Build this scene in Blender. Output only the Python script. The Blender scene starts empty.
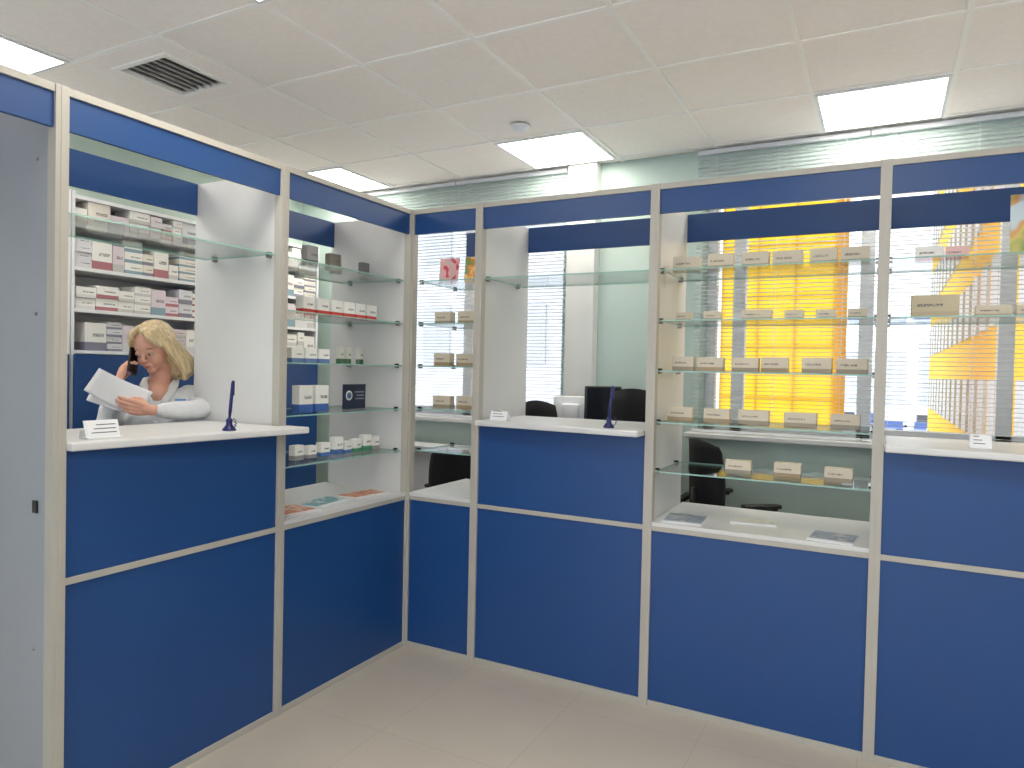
import bpy, bmesh, math, random
from mathutils import Vector, Matrix
random.seed(7)
scene = bpy.context.scene
scene.view_settings.view_transform = 'Standard'
scene.view_settings.look = 'None'
H = 2.935
BW = 1.25   # window wall plane

# ------------------------------------------------------------------ materials
def srgb(r, g, b):
    def f(c):
        c /= 255.0
        return c/12.92 if c <= 0.04045 else ((c+0.055)/1.055)**2.4
    return (f(r), f(g), f(b), 1)

def mat(name, rgb, rough=0.5, metal=0.0, var=0.04, scale=6.0, bump=0.0, bscale=80, spec=0.5, stretch=None):
    m = bpy.data.materials.new(name); m.use_nodes = True
    nt = m.node_tree; p = nt.nodes['Principled BSDF']
    p.inputs['Roughness'].default_value = rough
    p.inputs['Metallic'].default_value = metal
    p.inputs['Specular IOR Level'].default_value = spec
    c = srgb(*rgb)
    tc = nt.nodes.new('ShaderNodeTexCoord')
    mp = nt.nodes.new('ShaderNodeMapping')
    if stretch: mp.inputs['Scale'].default_value = stretch
    nt.links.new(tc.outputs['Object'], mp.inputs['Vector'])
    n = nt.nodes.new('ShaderNodeTexNoise'); n.inputs['Scale'].default_value = scale
    n.inputs['Detail'].default_value = 4
    nt.links.new(mp.outputs[0], n.inputs['Vector'])
    r = nt.nodes.new('ShaderNodeValToRGB')
    r.color_ramp.elements[0].position = 0.3; r.color_ramp.elements[1].position = 0.7
    r.color_ramp.elements[0].color = tuple(max(0, x*(1-var)) for x in c[:3])+(1,)
    r.color_ramp.elements[1].color = tuple(min(1, x*(1+var)) for x in c[:3])+(1,)
    nt.links.new(n.outputs['Fac'], r.inputs['Fac'])
    nt.links.new(r.outputs['Color'], p.inputs['Base Color'])
    if bump > 0:
        n2 = nt.nodes.new('ShaderNodeTexNoise'); n2.inputs['Scale'].default_value = bscale
        nt.links.new(mp.outputs[0], n2.inputs['Vector'])
        b = nt.nodes.new('ShaderNodeBump'); b.inputs['Strength'].default_value = bump
        b.inputs['Distance'].default_value = 0.01
        nt.links.new(n2.outputs['Fac'], b.inputs['Height'])
        nt.links.new(b.outputs['Normal'], p.inputs['Normal'])
    return m

def emis(name, rgb, s):
    m = bpy.data.materials.new(name); m.use_nodes = True
    nt = m.node_tree; nt.nodes.clear()
    e = nt.nodes.new('ShaderNodeEmission'); e.inputs['Color'].default_value = (*rgb, 1)
    e.inputs['Strength'].default_value = s
    o = nt.nodes.new('ShaderNodeOutputMaterial'); nt.links.new(e.outputs[0], o.inputs[0])
    return m

def glassmat(name, tint=(0.93, 0.97, 0.95), refl=0.5):
    m = bpy.data.materials.new(name); m.use_nodes = True
    nt = m.node_tree; nt.nodes.clear()
    t = nt.nodes.new('ShaderNodeBsdfTransparent'); t.inputs[0].default_value = (*tint, 1)
    g = nt.nodes.new('ShaderNodeBsdfGlossy'); g.inputs['Roughness'].default_value = 0.02
    f = nt.nodes.new('ShaderNodeFresnel'); f.inputs['IOR'].default_value = 1.45
    mu = nt.nodes.new('ShaderNodeMath'); mu.operation = 'MULTIPLY'; mu.inputs[1].default_value = refl
    nt.links.new(f.outputs[0], mu.inputs[0])
    mx = nt.nodes.new('ShaderNodeMixShader')
    nt.links.new(mu.outputs[0], mx.inputs[0]); nt.links.new(t.outputs[0], mx.inputs[1]); nt.links.new(g.outputs[0], mx.inputs[2])
    o = nt.nodes.new('ShaderNodeOutputMaterial'); nt.links.new(mx.outputs[0], o.inputs[0])
    return m

M = {}
M['blue'] = mat('blue_laminate', (20, 66, 124), 0.42, var=0.03, scale=3, bump=0.03, bscale=300)
M['frame'] = mat('ivory_aluminium', (172, 169, 162), 0.4, 0.0, var=0.02)
M['white'] = mat('white_laminate', (204, 205, 207), 0.35, var=0.015)
M['grey'] = mat('grey_laminate', (150, 155, 166), 0.5, var=0.02)
M['wall'] = mat('mint_wall_paint', (186, 204, 198), 0.85, var=0.02, bump=0.05, bscale=120)
M['wallw'] = mat('white_wall_paint', (214, 217, 215), 0.85, var=0.02)
M['tile'] = mat('mineral_ceiling_tile', (252, 245, 241), 0.95, var=0.02, scale=40, bump=0.2, bscale=220)
M['tbar'] = mat('ceiling_tbar_paint', (252, 249, 247), 0.5, var=0.01)
M['pvc'] = mat('white_pvc', (226, 229, 234), 0.35, var=0.01)
M['slat'] = mat('blind_slat', (226, 229, 232), 0.5, var=0.02)
M['black'] = mat('black_plastic', (24, 24, 27), 0.45, var=0.1)
M['mesh'] = mat('black_fabric', (20, 20, 24), 0.9, var=0.2, scale=200)
M['metal'] = mat('brushed_metal', (150, 150, 152), 0.3, 0.9)
M['dark'] = mat('dark_recess', (80, 78, 76), 0.8)
M['navy'] = mat('navy_plastic', (18, 26, 92), 0.3)
M['glass'] = glassmat('clear_glass', (0.95, 0.975, 0.965))
M['pane'] = glassmat('window_glass', (0.96, 0.98, 0.98), 0.4)
M['gedge'] = mat('green_glass_edge', (140, 180, 172), 0.15, var=0.05)
M['lamp'] = emis('led_diffuser', (1.0, 0.94, 0.83), 17.5)
M['yellow'] = mat('yellow_facade', (248, 200, 26), 0.8, var=0.03)
M['skin'] = mat('skin', (212, 160, 140), 0.5, var=0.04, scale=20)
M['lips'] = mat('lips', (186, 100, 96), 0.4)
M['eyew'] = mat('eye_white', (205, 200, 196), 0.2)
M['iris'] = mat('iris', (50, 60, 66), 0.2)
M['hair'] = mat('blonde_hair', (206, 184, 146), 0.45, var=0.28, scale=30, bump=0.5, bscale=60, stretch=(3, 3, 0.4))
M['brow'] = mat('brow_hair', (140, 106, 78), 0.7)
M['coat'] = mat('white_coat_cotton', (212, 214, 219), 0.85, var=0.03, scale=10, bump=0.3, bscale=25)
M['paper'] = mat('paper', (226, 228, 234), 0.7, var=0.01)

def floor_mat():
    m = mat('beige_floor_tile', (186, 178, 166), 0.32, var=0.04, scale=2.5)
    nt = m.node_tree; p = nt.nodes['Principled BSDF']
    tc = nt.nodes.new('ShaderNodeTexCoord'); mp = nt.nodes.new('ShaderNodeMapping')
    mp.inputs['Location'].default_value = (0.13, 0.2, 0)
    b = nt.nodes.new('ShaderNodeTexBrick'); b.offset = 0.0
    b.inputs['Scale'].default_value = 1.0
    b.inputs['Brick Width'].default_value = 0.6; b.inputs['Row Height'].default_value = 0.6
    b.inputs['Mortar Size'].default_value = 0.0022
    b.inputs['Color1'].default_value = (1, 1, 1, 1); b.inputs['Color2'].default_value = (0.98, 0.98, 0.98, 1)
    b.inputs['Mortar'].default_value = (0.84, 0.83, 0.81, 1)
    nt.links.new(tc.outputs['Object'], mp.inputs[0]); nt.links.new(mp.outputs[0], b.inputs['Vector'])
    mx = nt.nodes.new('ShaderNodeMix'); mx.data_type = 'RGBA'; mx.blend_type = 'MULTIPLY'
    mx.inputs['Factor'].default_value = 1
    src = p.inputs['Base Color'].links[0].from_socket
    nt.links.new(src, mx.inputs['A']); nt.links.new(b.outputs['Color'], mx.inputs['B'])
    nt.links.new(mx.outputs['Result'], p.inputs['Base Color'])
    return m
M['floor'] = floor_mat()

def box_mat():
    m = bpy.data.materials.new('medicine_carton'); m.use_nodes = True
    nt = m.node_tree; p = nt.nodes['Principled BSDF']; p.inputs['Roughness'].default_value = 0.45
    ba = nt.nodes.new('ShaderNodeAttribute'); ba.attribute_name = 'base'
    ac = nt.nodes.new('ShaderNodeAttribute'); ac.attribute_name = 'accent'
    uv = nt.nodes.new('ShaderNodeTexCoord'); sp = nt.nodes.new('ShaderNodeSeparateXYZ')
    nt.links.new(uv.outputs['UV'], sp.inputs[0])
    def cmp(sock, lo, hi):
        a = nt.nodes.new('ShaderNodeMath'); a.operation = 'GREATER_THAN'; a.inputs[1].default_value = lo
        b = nt.nodes.new('ShaderNodeMath'); b.operation = 'LESS_THAN'; b.inputs[1].default_value = hi
        c = nt.nodes.new('ShaderNodeMath'); c.operation = 'MULTIPLY'
        nt.links.new(sock, a.inputs[0]); nt.links.new(sock, b.inputs[0])
        nt.links.new(a.outputs[0], c.inputs[0]); nt.links.new(b.outputs[0], c.inputs[1])
        return c.outputs[0]
    def mul(a, b):
        c = nt.nodes.new('ShaderNodeMath'); c.operation = 'MULTIPLY'
        nt.links.new(a, c.inputs[0]); nt.links.new(b, c.inputs[1]); return c.outputs[0]
    band = cmp(sp.outputs['Y'], 0.0, 0.30)
    txt = mul(cmp(sp.outputs['Y'], 0.50, 0.62), cmp(sp.outputs['X'], 0.12, 0.66))
    tc = nt.nodes.new('ShaderNodeTexCoord')
    n = nt.nodes.new('ShaderNodeTexNoise'); n.inputs['Scale'].default_value = 260
    nt.links.new(tc.outputs['Object'], n.inputs['Vector'])
    nn = cmp(n.outputs['Fac'], 0.48, 2)
    txt = mul(txt, nn)
    m1 = nt.nodes.new('ShaderNodeMix'); m1.data_type = 'RGBA'
    nt.links.new(band, m1.inputs['Factor']); nt.links.new(ba.outputs['Color'], m1.inputs['A']); nt.links.new(ac.outputs['Color'], m1.inputs['B'])
    m2 = nt.nodes.new('ShaderNodeMix'); m2.data_type = 'RGBA'
    nt.links.new(txt, m2.inputs['Factor']); nt.links.new(m1.outputs['Result'], m2.inputs['A']); m2.inputs['B'].default_value = (0.13, 0.12, 0.12, 1)
    nt.links.new(m2.outputs['Result'], p.inputs['Base Color'])
    return m
M['carton'] = box_mat()

def print_mat(name, cols, scale=14):
    m = bpy.data.materials.new(name); m.use_nodes = True
    nt = m.node_tree; p = nt.nodes['Principled BSDF']; p.inputs['Roughness'].default_value = 0.35
    tc = nt.nodes.new('ShaderNodeTexCoord'); v = nt.nodes.new('ShaderNodeTexNoise')
    v.inputs['Scale'].default_value = scale; v.inputs['Detail'].default_value = 2
    nt.links.new(tc.outputs['Object'], v.inputs['Vector'])
    r = nt.nodes.new('ShaderNodeValToRGB')
    els = r.color_ramp.elements
    n = len(cols)
    els[0].position = 0.3; els[0].color = srgb(*cols[0]); els[1].position = 0.42; els[1].color = srgb(*cols[1])
    for i in range(2, n):
        e = els.new(0.42+0.24*(i-1)/max(1, n-1)); e.color = srgb(*cols[i])
    nt.links.new(v.outputs['Fac'], r.inputs['Fac']); nt.links.new(r.outputs['Color'], p.inputs['Base Color'])
    return m

# ------------------------------------------------------------------ builder
class B:
    def __init__(s, fn=None):
        s.bm = bmesh.new(); s.mats = []; s.fn = fn or (lambda p: p)
    def mi(s, m):
        m = M[m] if isinstance(m, str) else m
        if m not in s.mats: s.mats.append(m)
        return s.mats.index(m)
    def add(s, vs, fs, m, smooth=False):
        k = s.mi(m); bv = [s.bm.verts.new(s.fn(Vector(v))) for v in vs]
        out = []
        for f in fs:
            try:
                fc = s.bm.faces.new([bv[i] for i in f]); fc.material_index = k; fc.smooth = smooth; out.append(fc)
            except ValueError: pass
        return bv, out
    def box(s, lo, hi, m, mat4=None, edge=None):
        x0, y0, z0 = lo; x1, y1, z1 = hi
        vs = [(x0,y0,z0),(x1,y0,z0),(x1,y1,z0),(x0,y1,z0),(x0,y0,z1),(x1,y0,z1),(x1,y1,z1),(x0,y1,z1)]
        if mat4 is not None: vs = [mat4 @ Vector(v) for v in vs]
        bv, fs = s.add(vs, [(0,3,2,1),(4,5,6,7),(0,1,5,4),(1,2,6,5),(2,3,7,6),(3,0,4,7)], m)
        if edge:
            k = s.mi(edge)
            for f in fs[2:]: f.material_index = k
        return fs
    def rbox(s, c, size, r, m, mat4=None, seg=3):
        vs, fs = [], []
        sx, sy, sz = [q/2 for q in size]
        r = min(r, sx, sy, sz)
        prof = []
        for i in range(seg+1):
            t = math.pi/2*i/seg; prof.append((-sz+r-r*math.cos(t), r*math.sin(t)-r))
        for i in range(seg+1):
            t = math.pi/2*i/seg; prof.append((sz-r+r*math.sin(t), r*math.cos(t)-r))
        cor = []
        for z, off in prof:
            ring = []
            for q, (cx, cy) in enumerate([(1,1),(-1,1),(-1,-1),(1,-1)]):
                for i in range(seg+1):
                    t = math.pi/2*(q + i/seg)
                    rr = r+off
                    ring.append((cx*(sx-r)+rr*math.cos(t), cy*(sy-r)+rr*math.sin(t), z))
            cor.append(ring)
        N = len(cor[0])
        for ring in cor: vs += [(x+c[0], y+c[1], z+c[2]) for x, y, z in ring]
        for j in range(len(cor)-1):
            for i in range(N):
                fs.append((j*N+i, j*N+(i+1) % N, (j+1)*N+(i+1) % N, (j+1)*N+i))
        fs.append(tuple(range(N))[::-1]); fs.append(tuple((len(cor)-1)*N+i for i in range(N)))
        if mat4 is not None: vs = [mat4 @ Vector(v) for v in vs]
        s.add(vs, fs, m, True)
    def tube(s, pts, rad, m, seg=12, cap=True, flat=1.0, up=None):
        pts = [Vector(p) for p in pts]
        if not hasattr(rad, '__len__'): rad = [rad]*len(pts)
        vs, fs = [], []
        d = (pts[1]-pts[0]).normalized()
        u = Vector(up) if up else (Vector((0,0,1)) if abs(d.z) < 0.9 else Vector((1,0,0)))
        u = (u - d*u.dot(d)).normalized()
        for i, p in enumerate(pts):
            if i == 0: d = (pts[1]-pts[0])
            elif i == len(pts)-1: d = (pts[-1]-pts[-2])
            else: d = (pts[i+1]-pts[i]).normalized()+(pts[i]-pts[i-1]).normalized()
            d.normalize(); u = (u - d*u.dot(d)).normalized(); w = d.cross(u)
            for k in range(seg):
                t = 2*math.pi*k/seg
                vs.append(p + (u*math.cos(t)*flat + w*math.sin(t))*rad[i])
        for i in range(len(pts)-1):
            for k in range(seg):
                fs.append((i*seg+k, i*seg+(k+1) % seg, (i+1)*seg+(k+1) % seg, (i+1)*seg+k))
        if cap:
            fs.append(tuple(range(seg))[::-1]); fs.append(tuple((len(pts)-1)*seg+k for k in range(seg)))
        s.add(vs, fs, m, True)
    def limb(s, pts, rad, m, seg=14):
        s.tube(pts, rad, m, seg)
        for p, r in zip(pts, rad): s.ell(p, (r, r, r), m, 12, 8)
    def ell(s, c, r, m, seg=16, rings=10, mat4=None):
        vs, fs = [], []
        vs.append((0, 0, 1))
        for i in range(1, rings):
            t = math.pi*i/rings
            for k in range(seg):
                p = 2*math.pi*k/seg
                vs.append((math.sin(t)*math.cos(p), math.sin(t)*math.sin(p), math.cos(t)))
        vs.append((0, 0, -1)); L = len(vs)-1
        for k in range(seg): fs.append((0, 1+k, 1+(k+1) % seg))
        for i in range(rings-2):
            for k in range(seg):
                a = 1+i*seg
                fs.append((a+k, a+seg+k, a+seg+(k+1) % seg, a+(k+1) % seg))
        a = 1+(rings-2)*seg
        for k in range(seg): fs.append((a+k, L, a+(k+1) % seg))
        vs = [Vector((v[0]*r[0], v[1]*r[1], v[2]*r[2])) for v in vs]
        if mat4 is not None: vs = [mat4 @ v for v in vs]
        vs = [v+Vector(c) for v in vs]
        s.add(vs, fs, m, True)
    def lathe(s, c, prof, m, seg=24):
        vs, fs = [], []
        for r, z in prof:
            for k in range(seg):
                t = 2*math.pi*k/seg
                vs.append((c[0]+r*math.cos(t), c[1]+r*math.sin(t), c[2]+z))
        for i in range(len(prof)-1):
            for k in range(seg):
                fs.append((i*seg+k, i*seg+(k+1) % seg, (i+1)*seg+(k+1) % seg, (i+1)*seg+k))
        fs.append(tuple(range(seg))[::-1]); fs.append(tuple((len(prof)-1)*seg+k for k in range(seg)))
        s.add(vs, fs, m, True)
    def loft(s, rings, m, seg=28):
        vs, fs = [], []
        for (cx, cy, z, rx, ry) in rings:
            for k in range(seg):
                t = 2*math.pi*k/seg
                vs.append((cx+rx*math.cos(t), cy+ry*math.sin(t), z))
        for i in range(len(rings)-1):
            for k in range(seg):
                fs.append((i*seg+k, i*seg+(k+1) % seg, (i+1)*seg+(k+1) % seg, (i+1)*seg+k))
        fs.append(tuple(range(seg))[::-1]); fs.append(tuple((len(rings)-1)*seg+k for k in range(seg)))
        s.add(vs, fs, m, True)
    def prism(s, poly, z0, z1, m):
        n = len(poly)
        vs = [(x, y, z0) for x, y in poly]+[(x, y, z1) for x, y in poly]
        fs = [tuple(range(n))[::-1], tuple(range(n, 2*n))]+[(i, (i+1) % n, n+(i+1) % n, n+i) for i in range(n)]
        s.add(vs, fs, m)
    def done(s, name, parent=None, bevel=0, recalc=True, loc=None, rot=None):
        if recalc: bmesh.ops.recalc_face_normals(s.bm, faces=s.bm.faces)
        me = bpy.data.meshes.new(name); s.bm.to_mesh(me); s.bm.free()
        for m in s.mats: me.materials.append(m)
        o = bpy.data.objects.new(name, me); scene.collection.objects.link(o)
        if parent: o.parent = parent
        if loc: o.location = loc
        if rot: o.rotation_euler = rot
        if bevel:
            b = o.modifiers.new('bevel', 'BEVEL'); b.width = bevel; b.segments = 2; b.limit_method = 'ANGLE'
        return o

def empty(name, loc=(0,0,0), rz=0, parent=None):
    e = bpy.data.objects.new(name, None); scene.collection.objects.link(e)
    e.location = loc; e.rotation_euler = (0, 0, rz); e.empty_display_size = 0.1
    if parent: e.parent = parent
    return e

def remesh(o, vox, it=4, fac=0.6):
    r = o.modifiers.new('fuse', 'REMESH'); r.mode = 'VOXEL'; r.voxel_size = vox; r.use_smooth_shade = True
    sm = o.modifiers.new('smooth', 'SMOOTH'); sm.iterations = it; sm.factor = fac

fR = lambda p: Vector((p[0], p[1], p[2]))
fL = lambda p: Vector((-p[1], -p[0], p[2]))

# ------------------------------------------------------------------ room shell
X0, X1, Y0 = -2.05, 4.6, -5.2
b = B(); b.box((X0-.1, Y0-.1, -0.1), (X1+.1, BW+.3, 0), 'floor'); b.done('floor')
b = B(); b.box((X0-.1, Y0-.1, H+0.02), (X1+.1, BW+.3, H+0.1), 'tile'); b.done('ceiling_slab')
b = B(); b.box((X0-.1, Y0-.1, 0), (X0, BW+.3, H+.02), 'wall'); b.done('wall_left')
b = B(); b.box((X1, Y0, 0), (X1+.1, BW+.3, H+.02), 'wallw'); b.done('wall_right')
# front wall (behind the photographer) with unseen glazing added to let daylight in
FW = (-1.7, 4.3, .08, 2.75)
b = B()
b.box((X0, Y0-.1, 0), (FW[0], Y0, H+.02), 'wallw'); b.box((FW[1], Y0-.1, 0), (X1, Y0, H+.02), 'wallw')
b.box((FW[0], Y0-.1, 0), (FW[1], Y0, FW[2]), 'wallw'); b.box((FW[0], Y0-.1, FW[3]), (FW[1], Y0, H+.02), 'wallw')
b.done('wall_front')
e = empty('window_1')
b = B()
for k in range(6):
    x = FW[0]+(FW[1]-FW[0])*k/5; b.box((x-.03, Y0-.08, FW[2]), (x+.03, Y0-.02, FW[3]), 'pvc')
for z in (FW[2], FW[3]-.06): b.box((FW[0], Y0-.08, z), (FW[1], Y0-.02, z+.06), 'pvc')
b.done('frame', e)
b = B(); b.box((FW[0]+.01, Y0-.053, FW[2]+.01), (FW[1]-.01, Y0-.047, FW[3]-.01), 'pane'); b.done('pane', e)

wins = [(-1.45, 0.36), (1.30, 3.20), (3.42, 4.45)]
mull = [[-1.42, -.5, .33], [1.33, 1.50, 2.22, 2.90, 3.17], [3.45, 4.42]]
WZ0, WZ1 = 1.19, 2.74
b = B()
xs = [X0]+[v for w in wins for v in w]+[X1]
for i in range(0, len(xs), 2): b.box((xs[i], BW, 0), (xs[i+1], BW+.3, H+.02), 'wall')
for w in wins:
    b.box((w[0], BW, 0), (w[1], BW+.3, WZ0-.03), 'wall')
    b.box((w[0], BW, WZ1), (w[1], BW+.3, H+.02), 'wall')
b.done('wall_back')
b = B(); b.box((0.42, BW-.09, 0), (0.62, BW, H-.008), 'wallw'); b.done('trim_1', bevel=.004)

for i, (a, c) in enumerate(wins):
    e = empty('window_%d' % (i+2))
    b = B(); y0, y1 = BW+.17, BW+.24; t = .06
    b.box((a, y0, WZ0), (c, y1, WZ0+t), 'pvc'); b.box((a, y0, WZ1-t), (c, y1, WZ1), 'pvc')
    for k, x in enumerate(mull[i]):
        w = t if k in (0, len(mull[i])-1) else .075
        b.box((x-w/2, y0, WZ0), (x+w/2, y1, WZ1), 'pvc')
    b.done('frame', e, bevel=.003)
    b = B(); b.box((a+.02, BW+.2, WZ0+.02), (c-.02, BW+.206, WZ1-.02), 'pane'); b.done('pane', e)
    e2 = empty('venetian_blind')
    b = B(); z = WZ0+.03
    m_ = [-.5, 2.22, 4.0][i]
    segs = [(a-.03, m_-.004), (m_+.004, c+.03)] if i < 2 else [(a-.03, c+.03)]
    yb = BW-.03; ZB = H-.012
    while z < ZB-.035:
        for (p, q) in segs:
            vs = []
            for x in (p, q):
                for (dy, dz) in ((-.0110, .0017), (0, .0015), (.0110, -.0017)):
                    vs.append((x, yb+dy, z+dz))
            b.add(vs, [(0, 1, 4, 3), (1, 2, 5, 4)], 'slat', True)
        z += .0235
    b.done('slats', e2, recalc=False)
    b = B()
    for (p, q) in segs:
        b.box((p, yb-.014, ZB-.025), (q, yb+.016, ZB), 'pvc')
        b.box((p, yb-.014, WZ0+.006), (q, yb+.014, WZ0+.019), 'pvc')
        for f in (.12, .5, .88):
            x = p+(q-p)*f; b.box((x-.0012, yb-.0145, WZ0+.01), (x+.0012, yb-.0135, ZB-.03), 'pvc')
    b.done('rails', e2)
for i, (a, c) in enumerate(wins):
    b = B(); b.box((a-.06, BW-.11, WZ0-.03), (c+.06, BW+.17, WZ0), 'white'); b.done('window_sill' , bevel=.006)

# ------------------------------------------------------------------ ceiling grid
lights = [(x, y) for x in (-1.63, .17, 1.97, 3.77) for y in (.56, -1.84, -4.24)]
vent_tiles = [(-1.03, -1.24), (1.37, -1.84)]
b = B()
gx = []; x = 2.57-.6*8
while x < X1:
    if x > X0: gx.append(x)
    x += .6
gy = []; y = 1.16-.6*12
while y < BW:
    if y > Y0: gy.append(y)
    y += .6
xs = [X0]+gx+[X1]; ys = [Y0]+gy+[BW]
def has(lst, x, y): return any(abs(x-p) < .02 and abs(y-q) < .02 for p, q in lst)
for i in range(len(xs)-1):
    for j in range(len(ys)-1):
        if has(lights, xs[i], ys[j]) or has(vent_tiles, xs[i], ys[j]): continue
        b.box((xs[i]+.004, ys[j]+.004, H), (xs[i+1]-.004, ys[j+1]-.004, H+.012), 'tile')
b.done('ceiling')
b = B()
for x in gx: b.box((x-.011, Y0, H-.006), (x+.011, BW-.001, H-.0005), 'tbar')
for y in gy: b.box((X0, y-.011, H-.0058), (X1, y+.011, H-.0006), 'tbar')
b.done('ceiling_grid')
for (x, y) in lights:
    if x+.6 > X1: continue
    e = empty('ceiling_light_panel', (x+.3, y+.3, H))
    b = B()
    b.box((-.272, -.272, -.012), (.272, .272, -.008), 'lamp')
    b.done('diffuser', e)
    b = B()
    for q in [((-.288, -.288, -.014), (.288, -.272, .012)), ((-.288, .272, -.014), (.288, .288, .012)),
              ((-.288, -.272, -.014), (-.272, .272, .012)), ((.272, -.272, -.014), (.288, .272, .012))]:
        b.box(*q, 'pvc')
    b.done('housing', e)
for k, (x, y) in enumerate(vent_tiles):
    e = empty('ceiling_air_vent', (x+.3, y+.3, H))
    b = B(); o = .29; i_ = .17
    b.box((-o, -o, -.008), (o, -i_, .006), 'tile'); b.box((-o, i_, -.008), (o, o, .006), 'tile')
    b.box((-o, -i_, -.008), (-i_, i_, .006), 'tile'); b.box((i_, -i_, -.008), (o, i_, .006), 'tile')
    b.done('plate', e)
    b = B(); b.box((-.17, -.17, .012), (.17, .17, .016), 'dark')
    for (lo, hi) in [((-.19,-.19,-.016),(.19,-.165,.0)), ((-.19,.165,-.016),(.19,.19,.0)), ((-.19,-.165,-.016),(-.165,.165,.0)), ((.165,-.165,-.016),(.19,.165,.0))]:
        b.box(lo, hi, 'tbar')
    for n in range(7):
        yy = -.14+n*.0466
        m4 = Matrix.Translation((0, yy, -.004)) @ Matrix.Rotation(math.radians(38), 4, 'X')
        b.box((-.165, -.015, -.0012), (.165, .015, .0012), 'tbar', m4)
    b.done('louvers', e, rot=(0, 0, math.pi/2))
b = B(); b.lathe((.47, .36, H), [(.052, -.006), (.055, -.012), (.05, -.02), (.035, -.028), (.032, -.036), (.026, -.04), (.002, -.042)], 'pvc')
b.lathe((.47, .36, H), [(.053, -.0061), (.03, -.0062), (.001, -.0063)], 'dark')
b.done('smoke_detector')

# ------------------------------------------------------------------ partition
ZR, ZC, ZH0, ZT = .84, 1.285, 2.285, 2.42
D = .55
PW = .042
eL = empty('pharmacy_partition'); eR = empty('pharmacy_partition')
PR = [0, .43, 1.37, 2.31, 3.25, 4.19]; PL = [0, .93, 1.87, 2.81]
for fn, posts, e in ((fR, PR, eR), (fL, PL, eL)):
    b = B(fn)
    for a in posts:
        w = PW/2 if a > 0.01 else .014
        b.box((a-w, -.004, 0), (a+w, .04, ZT), 'frame')
        b.box((a-w*.25, -.0055, 0.001), (a+w*.25, -.0035, ZT-.001), 'frame')
    for a, c in zip(posts[:-1], posts[1:]):
        b.box((a+.01, 0, ZT-.026), (c-.01, .036, ZT-.001), 'frame')
    nb = len(posts)-1
    for i in range(nb):
        a, c = posts[i]+.015, posts[i+1]-.015
        if fn is fL and i == 2: continue
        b.box((a, .0, .0), (c, .03, .028), 'frame')
        b.box((a, .0, ZR-.02), (c, .03, ZR+.002), 'frame')
    b.done('aluminium_frame', e, bevel=.003)
    b = B(fn)
    for i in range(nb):
        a, c = posts[i]+.012, posts[i+1]-.012
        b.box((a, .008, ZH0), (c, .024, ZT-.02), 'blue')
        b.box((a, D, 2.245), (c, D+.016, ZT-.03), 'blue')
        if fn is fL and i == 2: continue
        b.box((a, .008, .02), (c, .024, ZR-.01), 'blue')
    b.done('blue_panels', e)
    b = B(fn)
    for i, a in enumerate(posts):
        if fn is fR and i == 0: continue
        b.box((a-.008, .03, 0), (a+.008, D+.016, ZT-.03), 'grey' if (fn is fL and i >= 2) else 'white')
    if fn is fL:
        b.box((.012, .03, .0), (-.004, D+.016, ZT-.03), 'white')
    b.done('side_panels', e)
b = B(fL)
b.box((1.878, .10, 1.05), (1.884, .125, 1.09), 'black')
for z in (2.2, 1.7, .6):
    b.tube([(1.876, .12, z), (1.8815, .12, z)], .006, 'metal', 10)
b.done('panel_fittings', eL)

SH = [2.03, 1.795, 1.56, 1.32, 1.09]
def shelves(fn, a, c, zs, e, d0=.035, d1=.47):
    b = B(fn)
    for z in zs:
        b.box((a+.024, d0, z-.003), (c-.012, d1, z+.003), 'glass', edge='gedge')
    b.done('glass_shelves', e)
    b = B(fn)
    for z in zs:
        for x0, x1 in ((a+.009, a+.03), (c-.03, c-.009)):
            for d in (d0+.03, d1-.06):
                b.box((x0, d, z-.013), (x1, d+.016, z-.0035), 'metal')
                b.box((x0, d, z+.0035), (x1, d+.016, z+.012), 'black')
    b.done('shelf_clips', e)
def display(fn, a, c, zs):
    e = empty('glass_display_cabinet')
    b = B(fn); b.box((a+.01, .0, ZR+.002), (c-.01, D+.05, ZR+.02), 'white'); b.done('base_board', e, bevel=.002)
    shelves(fn, a, c, zs, e)
    return e
def counter(fn, a, c, zs, pl, pr):
    e = empty('service_counter')
    b = B(fn); b.box((a+.012, .008, ZR+.002), (c-.012, .024, ZC-.03), 'blue')
    b.done('front_panel', e)
    b = B(fn)
    b.prism([(a+.024, -pl), (c-.024, -pr), (c-.024, .5), (a+.024, .5)], ZC-.028, ZC, 'white')
    b.done('countertop', e, bevel=.006)
    b = B(fn)
    for x in (a+.2, c-.2):
        b.box((x-.008, .03, ZC-.20), (x+.008, .25, ZC-.03), 'metal')
    b.done('brackets', e)
    if zs: shelves(fn, a, c, zs, e)
    return e
display(fR, 0, .43, SH); counter(fR, .43, 1.37, SH[:1], .05, .11)
display(fR, 1.37, 2.31, SH); counter(fR, 2.31, 3.25, SH[:2], .05, .11); display(fR, 3.25, 4.19, SH)
display(fL, 0, .93, SH)
e = empty('service_counter')
b = B(fL); b.box((.942, .008, ZR+.002), (1.858, .024, ZC-.03), 'blue'); b.done('front_panel', e)
b = B(fL)
b.prism([(.90, -.135), (1.848, -.03), (1.848, .46), (.956, .46), (.956, -.005), (.90, -.005)], ZC-.028, ZC, 'white')
b.done('countertop', e, bevel=.006)
b = B(fL)
for x in (1.15, 1.65): b.box((x-.008, .03, ZC-.20), (x+.008, .25, ZC-.03), 'metal')
b.done('brackets', e)
shelves(fL, .93, 1.87, SH[:1], e)

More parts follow.
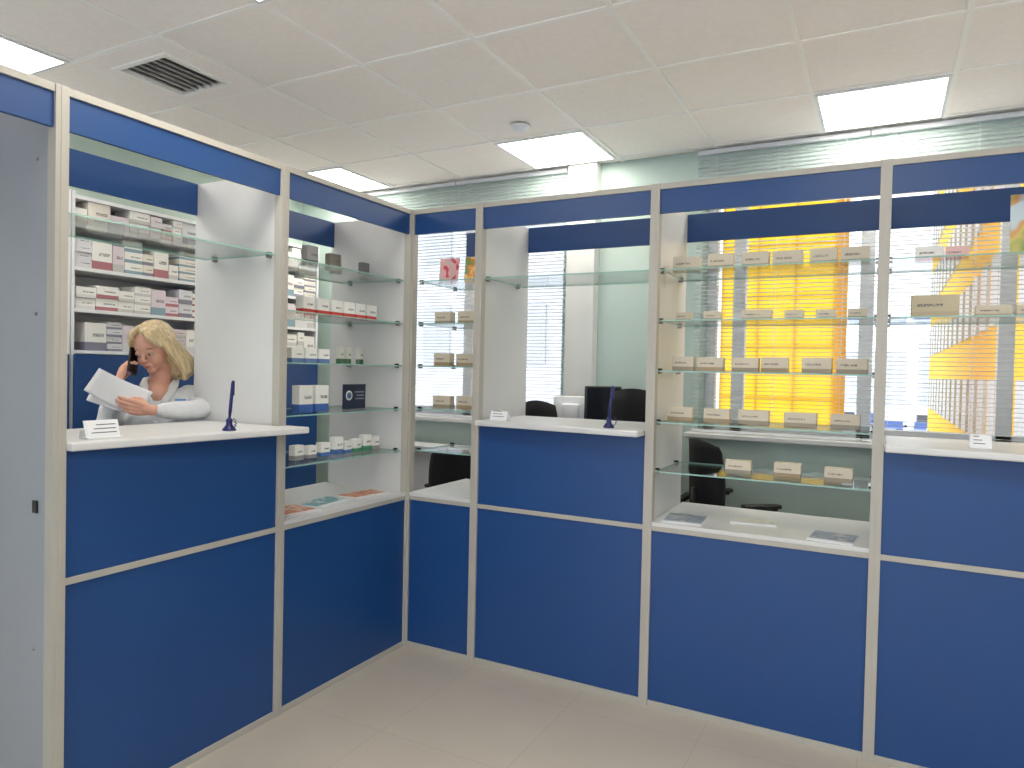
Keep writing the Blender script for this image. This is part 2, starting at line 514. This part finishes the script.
# ------------------------------------------------------------------ boxes
WH = (234, 234, 232); CREAM = (200, 190, 172)
def carton(name, fn, items, parent=None):
    bm = bmesh.new(); uvl = bm.loops.layers.uv.new('UVMap')
    cb = bm.loops.layers.float_color.new('base'); ca = bm.loops.layers.float_color.new('accent')
    for (a, d, z, w, h, t, yaw, c0, c1) in items:
        cy, sy = math.cos(yaw), math.sin(yaw)
        vs = []
        for (x, y, zz) in [(-w/2,0,0),(w/2,0,0),(w/2,t,0),(-w/2,t,0),(-w/2,0,h),(w/2,0,h),(w/2,t,h),(-w/2,t,h)]:
            vs.append(bm.verts.new(fn(Vector((a+x*cy-y*sy, d+x*sy+y*cy, z+zz)))))
        for fi, f in enumerate([(0,1,5,4),(2,3,7,6),(0,3,2,1),(4,5,6,7),(1,2,6,5),(3,0,4,7)]):
            fc = bm.faces.new([vs[i] for i in f])
            for li, l in enumerate(fc.loops):
                if fi < 2: l[uvl].uv = [(0,0),(1,0),(1,1),(0,1)][li]
                else: l[uvl].uv = (0, [.0,.0,1,1][li]) if fi >= 4 else (0, .95)
                l[cb] = srgb(*c0); l[ca] = srgb(*c1)
    bmesh.ops.recalc_face_normals(bm, faces=bm.faces)
    me = bpy.data.meshes.new(name); bm.to_mesh(me); bm.free(); me.materials.append(M['carton'])
    o = bpy.data.objects.new(name, me); scene.collection.objects.link(o)
    if parent: o.parent = parent
    bv = o.modifiers.new('bevel', 'BEVEL'); bv.width = .0012; bv.segments = 1
    return o
R = random.uniform
def row(z, cs, w, h, d=.17, base=CREAM, acc=None, t=.05):
    out = []
    for c in cs:
        ac = acc or random.choice([(150, 132, 106), (140, 134, 124), (158, 140, 114), (148, 138, 122)])
        ww = w*R(.92, 1.08) if not hasattr(c, '__len__') else c[1]
        cc = c if not hasattr(c, '__len__') else c[0]
        out.append((cc, d+R(-.01, .02), z+.0036, ww, h*R(.93, 1.05), t, R(-.04, .04), base, ac))
    return out
it = row(SH[0], [1.475, 1.635, 1.79, 1.925, 2.075, 2.20], .118, .078)
it += row(SH[1], [1.465, 1.60, (1.80, .13), 1.96, 2.09, 2.215], .075, .048)
it += row(SH[2], [(1.475, .10), (1.60, .12), 1.76, 1.885, 2.06, 2.20], .125, .068)
it += row(SH[3], [1.465, 1.635, 1.80, 2.0, 2.18], .125, .068)
it += row(SH[4], [1.74, 1.95, 2.16], .115, .062)
carton('medicine_boxes', fR, it)
it = []
for s in (1, 2, 3): it += row(SH[s], [.10, .25], .115, .075)
it += row(SH[3], [.36], .08, .07)
carton('medicine_boxes', fR, it)
it = row(SH[0], [(2.475, .10)], .1, .062, base=WH, acc=(190, 50, 50)) + row(SH[0], [(2.57, .08)], .08, .055, base=(220, 180, 180), acc=(180, 60, 70))
it += row(SH[1], [(2.50, .17)], .2, .098, base=(190, 178, 152), acc=(180, 166, 140)) + row(SH[1], [(2.70, .12), (2.84, .13), (3.0, .12)], .1, .05)
carton('medicine_boxes', fR, it)
it = []
for s in SH: it += row(s, [3.4, 3.58, 3.75, 3.92, 4.06], .12, .07)
carton('medicine_boxes', fR, it)
it = [(.60, .15, SH[0]+.0036, .075, .10, .04, .0, (150, 150, 150), (90, 90, 95)), (.44, .15, SH[0]+.0036, .07, .085, .04, .1, (120, 116, 110), (160, 160, 150)),
      (.34, .22, SH[0]+.0036, .05, .085, .04, 0, (190, 190, 186), (80, 80, 90)), (.12, .22, SH[0]+.0036, .06, .09, .03, 0, (110, 110, 112), (180, 180, 180))]
for a in (.63, .53, .43, .34, .25, .16): it.append((a, .14, SH[1]+.0036, .078, .085, .05, R(-.05, .05), WH, (190, 50, 50)))
for a in (.70, .61, .52): it.append((a, .14, SH[2]+.0036, .075, .07, .05, R(-.05, .05), WH, (90, 120, 170)))
for a in (.28, .22, .12): it.append((a, .24, SH[2]+.0036, .03, .09, .03, R(-.05, .05), (216, 216, 210), (80, 120, 90)))
for a in (.64, .53): it.append((a, .14, SH[3]+.0036, .09, .13, .05, .0, WH, (60, 100, 170)))
for a in (.66, .57, .48, .38, .31, .23, .15, .08): it.append((a, .16, SH[4]+.0036, .06, R(.06, .09), .04, R(-.1, .1), WH, random.choice([(70, 110, 170), (70, 150, 110), (150, 150, 150)])))
carton('medicine_boxes', fL, it)

b = B(fL)
b.box((.13, .20, SH[3]+.004), (.31, .206, SH[3]+.135), mat('sign_dark_blue', (32, 44, 70), .4))
b.tube([(.265, .199, SH[3]+.075), (.265, .1985, SH[3]+.075)], .026, 'paper', 24)
b.tube([(.265, .1984, SH[3]+.075), (.265, .198, SH[3]+.075)], .018, mat('sign_teal', (70, 110, 150), .4), 24)
for k, w in enumerate((.075, .06, .07)):
    b.box((.145, .199, SH[3]+.09-k*.018), (.145+w, .1995, SH[3]+.096-k*.018), 'grey')
b.box((.19, .206, SH[3]+.004), (.25, .26, SH[3]+.008), 'navy')
b.done('information_sign')

def card(name, fn, a0, a1, z0, z1, d, m, lean=.02):
    b = B(fn)
    b.add([(a0, d, z0), (a1, d, z0), (a1, d+lean, z1), (a0, d+lean, z1), (a0, d+.002, z0), (a1, d+.002, z0), (a1, d+lean+.002, z1), (a0, d+lean+.002, z1)],
          [(0,1,2,3), (4,5,6,7), (0,1,5,4), (1,2,6,5), (2,3,7,6), (3,0,4,7)], m)
    b.box((a0+.03, d+.004, z0), (a1-.03, d+.04, z0+.003), 'white')
    return b.done(name)
card('flower_picture_card', fR, .045, .175, SH[0]+.0035, SH[0]+.15, .2, print_mat('print_pink', [(190, 200, 190), (226, 170, 170), (236, 190, 190), (204, 80, 100)], 22))
card('flower_picture_card', fR, .215, .37, SH[0]+.0035, SH[0]+.15, .2, print_mat('print_orange', [(150, 190, 220), (240, 210, 120), (230, 140, 60), (130, 150, 80)], 16))
card('landscape_poster', fR, 2.735, 2.90, SH[0]+.0035, SH[0]+.235, .10, print_mat('print_field', [(120, 150, 90), (204, 190, 110), (206, 150, 90), (190, 206, 214)], 8))

def leaflet(fn, a, d, w, h, yaw, m, z=ZR+.0205):
    b = B(fn); m4 = Matrix.Translation((a, d, z)) @ Matrix.Rotation(yaw, 4, 'Z')
    b.box((-w/2, -h/2, 0), (w/2, h/2, .004), 'paper', m4)
    b.box((-w/2+.003, -h/2+.003, .0041), (w/2-.003, h/2-.003, .005), m, m4)
    b.box((-w/2+.003, -h/2+.003, .0051), (w/2-.003, -h/2+.03, .0056), 'paper', m4)
    b.done('advertising_leaflet')
pr = print_mat('leaflet_red', [(210, 170, 130), (204, 120, 70), (180, 70, 60), (210, 180, 150)], 20)
pg = print_mat('leaflet_green', [(90, 150, 120), (110, 170, 180), (60, 110, 150), (190, 200, 190)], 20)
pb = print_mat('leaflet_grey', [(130, 145, 170), (150, 160, 176), (110, 126, 150), (180, 180, 186)], 14)
leaflet(fL, .73, .14, .2, .2, .1, pr); leaflet(fL, .48, .16, .25, .16, -.1, pg); leaflet(fL, .20, .14, .24, .16, .1, pr)
leaflet(fR, 1.51, .14, .18, .22, .1, pb); leaflet(fR, 2.15, .12, .18, .2, -.08, pb); leaflet(fR, 1.80, .26, .2, .13, .15, print_mat('leaflet_cream', [(210, 200, 190), (190, 180, 160), (216, 212, 206)], 12))

def pen(fn, a, d):
    p = fn(Vector((a, d, ZC)))
    b = B()
    b.lathe((p.x, p.y, p.z), [(.026, 0.0005), (.027, .004), (.022, .012), (.013, .022), (.011, .034), (.014, .04), (.009, .048), (.0045, .052)], 'navy')
    b.tube([(p.x, p.y, p.z+.045), (p.x+.004, p.y, p.z+.08), (p.x+.012, p.y+.004, p.z+.19), (p.x+.013, p.y+.004, p.z+.2)], [.0045, .007, .0065, .003], 'navy', 12)
    b.box((p.x+.017, p.y+.001, p.z+.14), (p.x+.021, p.y+.006, p.z+.198), 'navy')
    pts = []
    for i in range(40):
        t = i/39; ang = t*8*math.pi
        pts.append((p.x+.024+.004*math.cos(ang)+.012*math.sin(t*math.pi), p.y+.004*math.sin(ang), p.z+.01+t*.04))
    b.tube(pts, .0015, 'navy', 6)
    b.done('counter_pen_on_stand')
pen(fL, 1.235, -.03); pen(fR, 1.17, .0)
def holder(fn, a, d, w=.12, h=.06, z=ZC):
    b = B(fn)
    b.box((a-w/2, d, z+.001), (a+w/2, d+.05, z+.005), 'pvc')
    m4 = Matrix.Translation((a, d+.01, z+.005)) @ Matrix.Rotation(math.radians(-18), 4, 'X')
    b.box((-w/2, 0, 0), (w/2, .003, h), 'pvc', m4)
    b.box((-w/2+.006, -.0015, .006), (w/2-.006, -.0003, h-.006), 'paper', m4)
    for k in range(3): b.box((-w/2+.012, -.0022, .014+k*.014), (w/2-.02-.01*k, -.0016, .017+k*.014), 'dark', m4)
    b.box((a-w/2, d+.045, z+.005), (a+w/2, d+.048, z+.03), 'pvc')
    b.done('price_card_holder')
holder(fL, 1.70, .03); holder(fR, .545, .03, .1, .045); holder(fR, 2.66, .05, .07, .05)

# ------------------------------------------------------------------ back shelving with medicine
def shelving(a0, a1):
    e = empty('medicine_shelving_unit')
    d0, d1 = 1.70, 2.02
    b = B(fL)
    for a in (a0, a1-.018): b.box((a, d0, 0), (a+.018, d1, 2.5), 'pvc')
    for z in (.08, 1.61, 1.845, 2.08, 2.32, 2.48): b.box((a0+.018, d0, z-.02), (a1-.018, d1, z), 'pvc')
    b.box((a0+.018, d1-.01, 0.08), (a1-.018, d1-.001, 2.48), 'pvc')
    b.done('carcass', e)
    b = B(fL); m = (a0+a1)/2
    b.box((a0+.012, d0-.018, .1), (m-.006, d0-.002, 1.585), 'blue'); b.box((m+.006, d0-.018, .1), (a1-.012, d0-.002, 1.585), 'blue')
    b.box((m-.006, d0-.012, .1), (m+.006, d0-.002, 1.585), 'white')
    b.tube([(m-.04, d0-.035, .9), (m-.04, d0-.035, 1.05)], .005, 'metal', 8)
    b.tube([(m+.04, d0-.035, .9), (m+.04, d0-.035, 1.05)], .005, 'metal', 8)
    b.done('doors', e)
    it = []
    for z in (1.61, 1.845, 2.08, 2.32):
        a = a0+.025
        while a < a1-.09:
            w = min(R(.06, .15), a1-.02-a); hh = random.choice([R(.04, .055), R(.06, .07), R(.085, .10), R(.15, .18)])
            top = R(.16, .21) if z < 2.3 else .138
            n = max(1, int(top/hh)); hh = min(hh, top)
            c0 = random.choice([WH, WH, WH, WH, (226, 222, 214), (216, 206, 216), (210, 213, 220)])
            c1 = random.choice([(170, 110, 120), (130, 130, 150), (200, 200, 200), (130, 160, 176), (190, 190, 190), (214, 214, 218)])
            for k in range(n): it.append((a+w/2, d0+.005+R(0, .012), z+k*(hh+.0005)+.0005, w, hh, .15, 0, c0, c1))
            a += w+R(.002, .006)
    carton('cartons', fL, it, e)
for k in range(3): shelving(-1.08+k*.97, -1.08+k*.97+.965)

# ------------------------------------------------------------------ desk, monitors, chairs
b = B()
b.box((-1.0, .90, .975), (.92, BW-.12, 1.0), 'white')
for x in (-.98, .13, .88): b.box((x, .93, 0), (x+.02, BW-.13, .975), 'white')
b.box((-.96, 1.09, .5), (.88, 1.105, .975), 'white')
b.done('office_desk', bevel=.002)
def monitor(x, y, yaw, w, h, m, z=1.0):
    e = empty('computer_monitor', (x, y, z), yaw)
    b = B(); b.rbox((0, 0, .12+h/2), (w, .028, h), .008, m); b.rbox((0, .025, .14+h/2), (w*.5, .03, h*.5), .01, m)
    b.done('screen_case', e)
    b = B(); b.box((-w/2+.012, -.0155, .135), (w/2-.012, -.0142, .11+h), mat('screen_glass', (30, 34, 42), .1)); b.done('screen', e)
    b = B(); b.tube([(0, .035, .012), (0, .035, .2)], .017, m, 12); b.rbox((0, .03, .008), (.2, .15, .014), .006, m); b.done('stand', e)
monitor(.76, 1.01, math.radians(40), .24, .34, 'black')
monitor(.54, 1.01, math.radians(200), .22, .27, 'pvc')

def chair(x, y, rz, top=1.12, seat=.56, hw0=.20):
    e = empty('office_chair', (x, y, 0), rz)
    b = B(); b.rbox((0, 0, seat), (.42, .42, .07), .03, 'mesh'); b.done('seat', e)
    b = B(); vs = []; fs = []; nu, nv = 10, 8
    zb = seat+.12
    for side in (0, 1):
        for j in range(nv+1):
            t = j/nv; z = zb+(top-zb)*t
            hw = hw0*(1-.25*(abs(t-.45)*1.6)**2)
            for i in range(nu+1):
                s = -1+2*i/nu
                vs.append((hw*s, -.22+.05*s*s-.05*(t-.3)**2 - side*.022*(1-.5*s*s), z + (-.03*s*s if t > .9 else 0)))
    N = (nu+1)*(nv+1)
    for j in range(nv):
        for i in range(nu):
            a = j*(nu+1)+i; fs.append((a, a+1, a+nu+2, a+nu+1)); fs.append((N+a, N+a+nu+1, N+a+nu+2, N+a+1))
    for i in range(nu):
        fs.append((i, N+i, N+i+1, i+1)); a = nv*(nu+1)+i; fs.append((a, a+1, N+a+1, N+a))
    for j in range(nv):
        a = j*(nu+1); fs.append((a, a+nu+1, N+a+nu+1, N+a)); a += nu; fs.append((a, N+a, N+a+nu+1, a+nu+1))
    b.add(vs, fs, 'mesh', True); b.done('backrest', e)
    b = B()
    b.tube([(0, -.05, seat-.05), (0, -.18, seat-.05), (0, -.25, seat+.03), (0, -.25, seat+.3)], .018, 'black', 10)
    for s in (-1, 1):
        b.tube([(s*.2, .0, seat-.03), (s*.26, .0, seat), (s*.26, .0, seat+.2), (s*.25, -.08, seat+.22), (s*.25, .10, seat+.22)], .014, 'black', 10)
        b.rbox((s*.25, .01, seat+.235), (.05, .22, .025), .01, 'black')
    b.lathe((0, 0, 0), [(.03, .08), (.032, .22), (.018, .23), (.018, seat-.06), (.06, seat-.04)], 'black')
    for k in range(5):
        t = 2*math.pi*k/5+.3; c, s_ = math.cos(t), math.sin(t)
        b.tube([(c*.02, s_*.02, .11), (c*.25, s_*.25, .075)], [.024, .014], 'black', 8)
        b.tube([(c*.25-s_*.02, s_*.25+c*.02, .028), (c*.25+s_*.02, s_*.25-c*.02, .028)], .027, 'black', 12)
        b.tube([(c*.25, s_*.25, .08), (c*.25, s_*.25, .04)], .008, 'black', 8)
    b.done('base_and_arms', e)
chair(1.60, .91, math.radians(-50), 1.19, .62)
chair(-.15, .88, math.radians(8), 1.03, .52)
chair(1.07, .90, math.radians(0), 1.46, .6, .18)
chair(.45, .90, math.radians(4), 1.37, .56, .13)

# ------------------------------------------------------------------ woman
W = empty('pharmacist_woman', (-.74, -.99, 0), math.radians(-42))
b = B()
b.loft([(0, 0, .56, .16, .23), (0, 0, .75, .155, .215), (-.01, 0, .93, .15, .20), (0, 0, 1.08, .118, .158), (.005, 0, 1.2, .125, .163),
        (.005, 0, 1.3, .122, .168), (0, 0, 1.37, .10, .160), (-.01, 0, 1.41, .07, .12), (-.015, 0, 1.43, .05, .08)], 'coat')
for s in (-1, 1): b.ell((.085, s*.072, 1.26), (.07, .070, .07), 'coat')
b.limb([(-.01, -.12, 1.39), (.0, -.165, 1.378), (.08, -.19, 1.31), (.165, -.20, 1.245)], [.055, .060, .054, .047], 'coat')
b.limb([(.165, -.20, 1.245), (.155, -.185, 1.33), (.135, -.165, 1.42)], [.047, .044, .034], 'coat')
b.limb([(-.01, .12, 1.39), (.0, .162, 1.378), (.08, .19, 1.345), (.155, .195, 1.336)], [.055, .060, .055, .048], 'coat')
b.limb([(.155, .195, 1.336), (.22, .11, 1.333), (.268, .032, 1.335)], [.048, .043, .034], 'coat')
o = b.done('white_coat', W); remesh(o, .009, 4)
tx = bpy.data.textures.new('cloth_folds', 'CLOUDS'); tx.noise_scale = .07; tx.noise_depth = 1
dp = o.modifiers.new('folds', 'DISPLACE'); dp.texture = tx; dp.strength = .016; dp.mid_level = .5; dp.texture_coords = 'LOCAL'
b = B()
for s in (-1, 1):
    b.tube([(-.06, s*.02, 1.482), (-.035, s*.068, 1.470), (.035, s*.066, 1.445), (.09, s*.042, 1.39), (.128, s*.010, 1.32)], [.012, .015, .019, .020, .006], 'coat', 12, flat=.45)
b.done('collar', W)
b = B(); b.box((.120, .078, 1.352), (.128, .125, 1.382), mat('badge_blue', (120, 160, 215), .4))
for z in (1.27, 1.18, 1.1): b.ell((.135, 0, z), (.006, .008, .008), 'pvc', 10, 6)
b.done('badge_and_buttons', W)
b = B()
b.limb([(-.01, 0, 1.40), (-.005, 0, 1.48), (.01, 0, 1.56)], [.055, .047, .047], 'skin')
b.ell((.028, 0, 1.40), (.082, .055, .065), 'skin')
b.ell((-.005, 0, 1.425), (.05, .075, .035), 'skin')
b.limb([(.138, -.168, 1.41), (.124, -.155, 1.462)], [.026, .022], 'skin')
b.limb([(.266, .040, 1.335), (.288, -.005, 1.34)], [.026, .022], 'skin')
for s in (-1, 1): b.limb([(0, s*.09, .6), (0, s*.09, .48), (-.005, s*.09, .1)], [.07, .055, .036], 'skin')
o = b.done('neck_and_limbs', W); remesh(o, .006, 3)
b = B()
for s in (-1, 1):
    b.loft([(.04, s*.09, 0.0, .12, .042), (.04, s*.09, .02, .122, .044), (.03, s*.09, .05, .10, .042), (0, s*.09, .08, .055, .04), (0, s*.09, .11, .045, .04)], 'pvc')
b.done('shoes', W)
Hd = empty('head', (.012, 0, 1.535), 0, W); Hd.rotation_euler = (math.radians(6), math.radians(20), math.radians(-27))
b = B()
b.ell((0, 0, .105), (.091, .073, .096), 'skin', 28, 18)
b.ell((.028, 0, .05), (.056, .053, .062), 'skin', 24, 14)
b.ell((.064, 0, .0), (.020, .022, .018), 'skin')
for s in (-1, 1):
    b.ell((.05, s*.032, .050), (.034, .027, .032), 'skin')
    b.ell((.0, s*.074, .075), (.017, .010, .030), 'skin')
b.tube([(.084, 0, .096), (.095, 0, .078), (.104, 0, .060)], [.006, .0075, .009], 'skin')
b.ell((.102, 0, .057), (.009, .008, .007), 'skin')
for s in (-1, 1): b.ell((.095, s*.0095, .054), (.008, .006, .005), 'skin')
b.ell((.077, 0, .112), (.012, .044, .010), 'skin')
b.ell((.080, 0, .026), (.012, .024, .016), 'skin')
for s in (-1, 1): b.ell((.078, s*.031, .091), (.012, .0165, .007), 'skin')
b.limb([(.0, 0, .03), (-.01, 0, -.03)], [.048, .046], 'skin')
o = b.done('face', Hd); remesh(o, .0035, 3, .5)
b = B()
for s in (-1, 1):
    b.ell((.079, s*.031, .083), (.0115, .0135, .0060), 'eyew', 16, 10)
    b.ell((.0875, s*.031, .0815), (.0038, .0055, .0048), 'iris', 14, 8)
    b.tube([(.084, s*.014, .106), (.086, s*.03, .111), (.075, s*.050, .105)], [.0014, .002, .001], 'brow', 8)
    b.tube([(.085, s*.017, .084), (.0915, s*.031, .0875), (.080, s*.047, .083)], [.001, .0016, .001], 'brow', 8)
b.tube([(.082, -.022, .0245), (.0935, -.008, .0275), (.093, 0, .0265), (.0935, .008, .0275), (.082, .022, .0245)], [.001, .0032, .0028, .0032, .001], 'lips', 10)
b.tube([(.082, -.020, .0235), (.0935, 0, .0212), (.082, .020, .0235)], [.001, .0040, .001], 'lips', 10)
b.done('facial_features', Hd)
b = B()
b.ell((-.024, 0, .122), (.100, .089, .096), 'hair', 28, 18)
b.ell((-.050, .01, .05), (.062, .085, .10), 'hair', 20, 14)
b.ell((-.055, .02, -.03), (.05, .085, .07), 'hair', 20, 14)
for k, (dx, r) in enumerate([(0, .020), (-.03, .026), (-.055, .028)]):
    b.limb([(.045+dx, .0, .202), (.056+dx, .055, .175), (.044+dx, .086, .12), (.022+dx, .096, .06), (.0+dx, .110, .0), (-.005+dx, .118, -.045), (.005+dx, .108, -.075)],
           [.012, .018, r*.85, r, r*1.1, r*.9, .010], 'hair', 10)
    b.limb([(.045+dx, -.01, .202), (.050+dx, -.058, .175), (.030+dx, -.084, .125), (.0+dx, -.088, .07), (-.03+dx*.5, -.085, .02), (-.045, -.07, -.03)],
           [.012, .016, r*.75, r*.8, r*.9, .02], 'hair', 10)
b.tube([(.03, -.02, .20), (.067, .02, .188), (.078, .052, .155), (.062, .080, .11)], [.008, .014, .015, .012], 'hair', 10)
b.tube([(.03, -.01, .205), (.066, -.03, .186), (.070, -.058, .15), (.052, -.077, .115)], [.008, .013, .012, .01], 'hair', 10)
o = b.done('hair', Hd); remesh(o, .005, 3, .5)
b = B()
for k in range(30):
    dx = R(-.07, .01); w = R(.10, .118); q = R(-.05, -.09)
    b.tube([(.04+dx, R(-.01, .02), .210), (.050+dx, .066, .18), (.046+dx, w-.012, .11), (.028+dx, w, .05), (.01+dx+R(-.01, .01), w+.012, -.01), (.005+dx+R(-.01, .02), w+.004, q)],
           [.002, .003, .0035, .0035, .003, .001], 'hair', 6)
for k in range(14):
    dx = R(-.07, .0)
    b.tube([(.04+dx, R(-.04, .0), .208), (.046+dx, -.066, .175), (.030+dx, -.097, .12), (.0+dx, -.105, .06), (-.035+dx*.5, -.10, .0)],
           [.002, .003, .0035, .003, .001], 'hair', 6)
b.done('hair_strands', Hd)
def hand(name, wrist, fwd, back, left, curls, spread=.0, thumb=None, sc=.92):
    X = Vector(fwd).normalized(); Z = Vector(back); Z = (Z-X*Z.dot(X)).normalized(); Y = Z.cross(X)
    if left: Y = -Y
    w = Vector(wrist)
    P = lambda x, y, z: w+(X*x+Y*y+Z*z)*sc
    b = B()
    ys = [.028, .009, -.010, -.027]; kn = [.083, .087, .082, .074]; ln = [.068, .076, .070, .054]; rr = [.0085, .0088, .0084, .0072]
    b.limb([P(-.02, 0, 0), P(.01, 0, 0)], [.022, .020], 'skin')
    for i in range(4):
        b.limb([P(0, ys[i]*.4, 0), P(kn[i]*.5, ys[i]*.85, .001), P(kn[i], ys[i], 0)], [.015, .0135, .0105], 'skin', 10)
        p = [P(kn[i], ys[i], 0)]; ang = 0; x, z = kn[i], 0; yy = ys[i]
        for j, fr in enumerate((.45, .31, .24)):
            ang += curls[i]*(.8, 1.1, .8)[j]
            x += math.cos(ang)*ln[i]*fr; z -= math.sin(ang)*ln[i]*fr; yy += spread*(1.5-i)*.004
            p.append(P(x, yy, z))
        b.limb(p, [rr[i]*1.05, rr[i], rr[i]*.9, rr[i]*.75], 'skin', 10)
    b.ell(P(.035, .018, -.008), (.018*sc, .018*sc, .018*sc), 'skin')
    th = thumb or [(.018, .02, -.006), (.045, .043, -.016), (.072, .046, -.026), (.092, .038, -.032)]
    b.limb([P(*t) for t in th], [.014, .0115, .010, .008], 'skin', 10)
    o = b.done(name, W); remesh(o, .0028, 2, .5)
hand('right_hand', (.125, -.152, 1.462), (-.52, .15, .9), (.45, -1, .35), False, [.5, .55, .6, .65], spread=.8,
     thumb=[(.018, .02, -.006), (.04, .044, -.018), (.062, .052, -.034), (.082, .046, -.046)])
m4 = Matrix.Translation((.063, -.106, 1.56)) @ Matrix.Rotation(math.radians(-32), 4, 'Y') @ Matrix.Rotation(math.radians(-22), 4, 'Z')
b = B(); b.rbox((0, 0, 0), (.070, .009, .145), .004, 'black', m4); b.box((-.031, .0046, -.066), (.031, .0052, .066), mat('phone_screen', (16, 18, 24), .08), m4)
b.done('smartphone', W)
hand('left_hand', (.290, -.012, 1.34), (.02, -1, .22), (1, .1, -.15), True, [.35, .4, .45, .5],
     thumb=[(.018, .02, -.006), (.045, .038, -.018), (.07, .035, -.026), (.092, .026, -.026)])
def sheet(name, org, ux, uy, w, h, curl, off=0):
    b = B(); ux = Vector(ux).normalized(); uy = Vector(uy); uy = (uy-ux*uy.dot(ux)).normalized(); n = ux.cross(uy)
    vs, fs = [], []; N = 12
    for j in range(N+1):
        for i in range(N+1):
            u, v = i/N, j/N
            bend = curl*(math.sin(u*math.pi)*.6+.8*(u*u)*v) - curl*.6*v*v
            vs.append(Vector(org)+ux*w*u+uy*h*v+n*(bend+off))
    for j in range(N):
        for i in range(N):
            a = j*(N+1)+i; fs.append((a, a+1, a+N+2, a+N+1))
    b.add(vs, fs, 'paper', True); o = b.done(name, W)
    sd = o.modifiers.new('thick', 'SOLIDIFY'); sd.thickness = .0008
sheet('paper_sheet', (.272, -.055, 1.312), (.10, -1, .55), (-.35, .25, .75), .235, .12, .035)
sheet('paper_sheet_behind', (.266, -.05, 1.312), (.06, -1, .34), (-.40, .10, .9), .215, .12, .025)

# ------------------------------------------------------------------ outside
b = B(); b.box((-120, -120, -4.1), (160, 260, -4), mat('light_bounce_ground', (220, 221, 224), .9, scale=.2, var=.06)); b.done('street_ground')  # ground colour raised to bounce more daylight up to the ceiling
M['winglass'] = mat('facade_glass', (196, 200, 206), .5)
M['ledge'] = mat('facade_ledge', (206, 160, 30), .8)
M['palew'] = mat('pale_facade', (216, 218, 224), .8)
def building(name, lo, hi, m, face, nx, nz, wm='winglass'):
    b = B(); b.box(lo, hi, m)
    x0, y0, z0 = lo; x1, y1, z1 = hi
    for i in range(nx):
        for k in range(nz):
            zc = z0+(z1-z0)*(k+.5)/nz; hz = (z1-z0)/nz*.28
            if face == 'y':
                xc = x0+(x1-x0)*(i+.5)/nx; hx = (x1-x0)/nx*.3
                b.box((xc-hx, y0-.05, zc-hz), (xc+hx, y0+.02, zc+hz), wm)
            else:
                yc = y0+(y1-y0)*(i+.5)/nx; hx = (y1-y0)/nx*.3
                b.box((x0-.05, yc-hx, zc-hz), (x0+.02, yc+hx, zc+hz), wm)
    return b.done(name)
b = B(); b.box((-.35, 10, -4), (1.55, 14, 14), 'yellow')
for k in range(40): b.box((-.37, 9.97, -3.8+k*.45), (1.57, 10, -3.78+k*.45), 'ledge')
for k in range(4): b.box((-.35+k*.62, 9.965, -4), (-.32+k*.62, 10, 14), 'ledge')
b.done('yellow_building')
building('yellow_building', (3.9, 7, -4), (9, 30, 14), M['yellow'], 'x', 16, 9)
building('apartment_building', (-14, 12, -4), (-3.2, 20, 14), M['palew'], 'y', 8, 7)
building('apartment_building', (-14, 150, -4), (6, 165, 7), M['palew'], 'y', 10, 4)
building('apartment_building', (9, 170, -4), (30, 185, 10), M['palew'], 'y', 10, 5)
b = B()
cols = [mat('car_blue', (60, 90, 150), .3), mat('car_white', (210, 214, 220), .3), mat('car_dark', (50, 56, 66), .3)]
for r_, yy in enumerate((62, 74, 90)):
    for k in range(9):
        x = -3+k*2.7+r_*.7; m = random.choice(cols)
        m4 = Matrix.Translation((x, yy, -4))
        prof = [(-2.1, .3), (-2.1, .8), (-1.3, .95), (-.7, 1.42), (.8, 1.42), (1.5, .95), (2.1, .85), (2.1, .3)]
        vs = [m4 @ Vector((s*.85, p, z)) for s in (-1, 1) for p, z in prof]; n = 8
        b.add(vs, [tuple(range(n)), tuple(range(n, 2*n))]+[(i, (i+1) % n, n+(i+1) % n, n+i) for i in range(n)], m)
        for s in (-1, 1):
            for p in (-1.3, 1.3): b.tube([m4 @ Vector((s*.7, p, .32)), m4 @ Vector((s*.88, p, .32))], .32, 'black', 12)
b.done('parked_cars')

# ------------------------------------------------------------------ world
w = bpy.data.worlds.new('overcast'); scene.world = w; w.use_nodes = True
nt = w.node_tree; bg = nt.nodes['Background']
tc = nt.nodes.new('ShaderNodeTexCoord'); sp = nt.nodes.new('ShaderNodeSeparateXYZ'); rp = nt.nodes.new('ShaderNodeValToRGB')
nt.links.new(tc.outputs['Generated'], sp.inputs[0]); nt.links.new(sp.outputs['Z'], rp.inputs[0])
rp.color_ramp.elements[0].color = (.82, .85, .92, 1); rp.color_ramp.elements[1].color = (.88, .91, 1, 1)
nt.links.new(rp.outputs[0], bg.inputs['Color']); bg.inputs['Strength'].default_value = 2.7

# ------------------------------------------------------------------ camera
cam = bpy.data.cameras.new('camera'); co = bpy.data.objects.new('camera', cam); scene.collection.objects.link(co)
cam.sensor_width = 36; cam.lens = 36*704/1024; cam.clip_end = 500; cam.clip_start = .05
mm = Matrix.Rotation(math.radians(27.9), 4, 'Z') @ Matrix.Rotation(math.radians(90-1.14), 4, 'X') @ Matrix.Rotation(math.radians(1.24), 4, 'Z')
co.matrix_world = Matrix.Translation((2.327, -3.18, 1.55)) @ mm
scene.camera = co
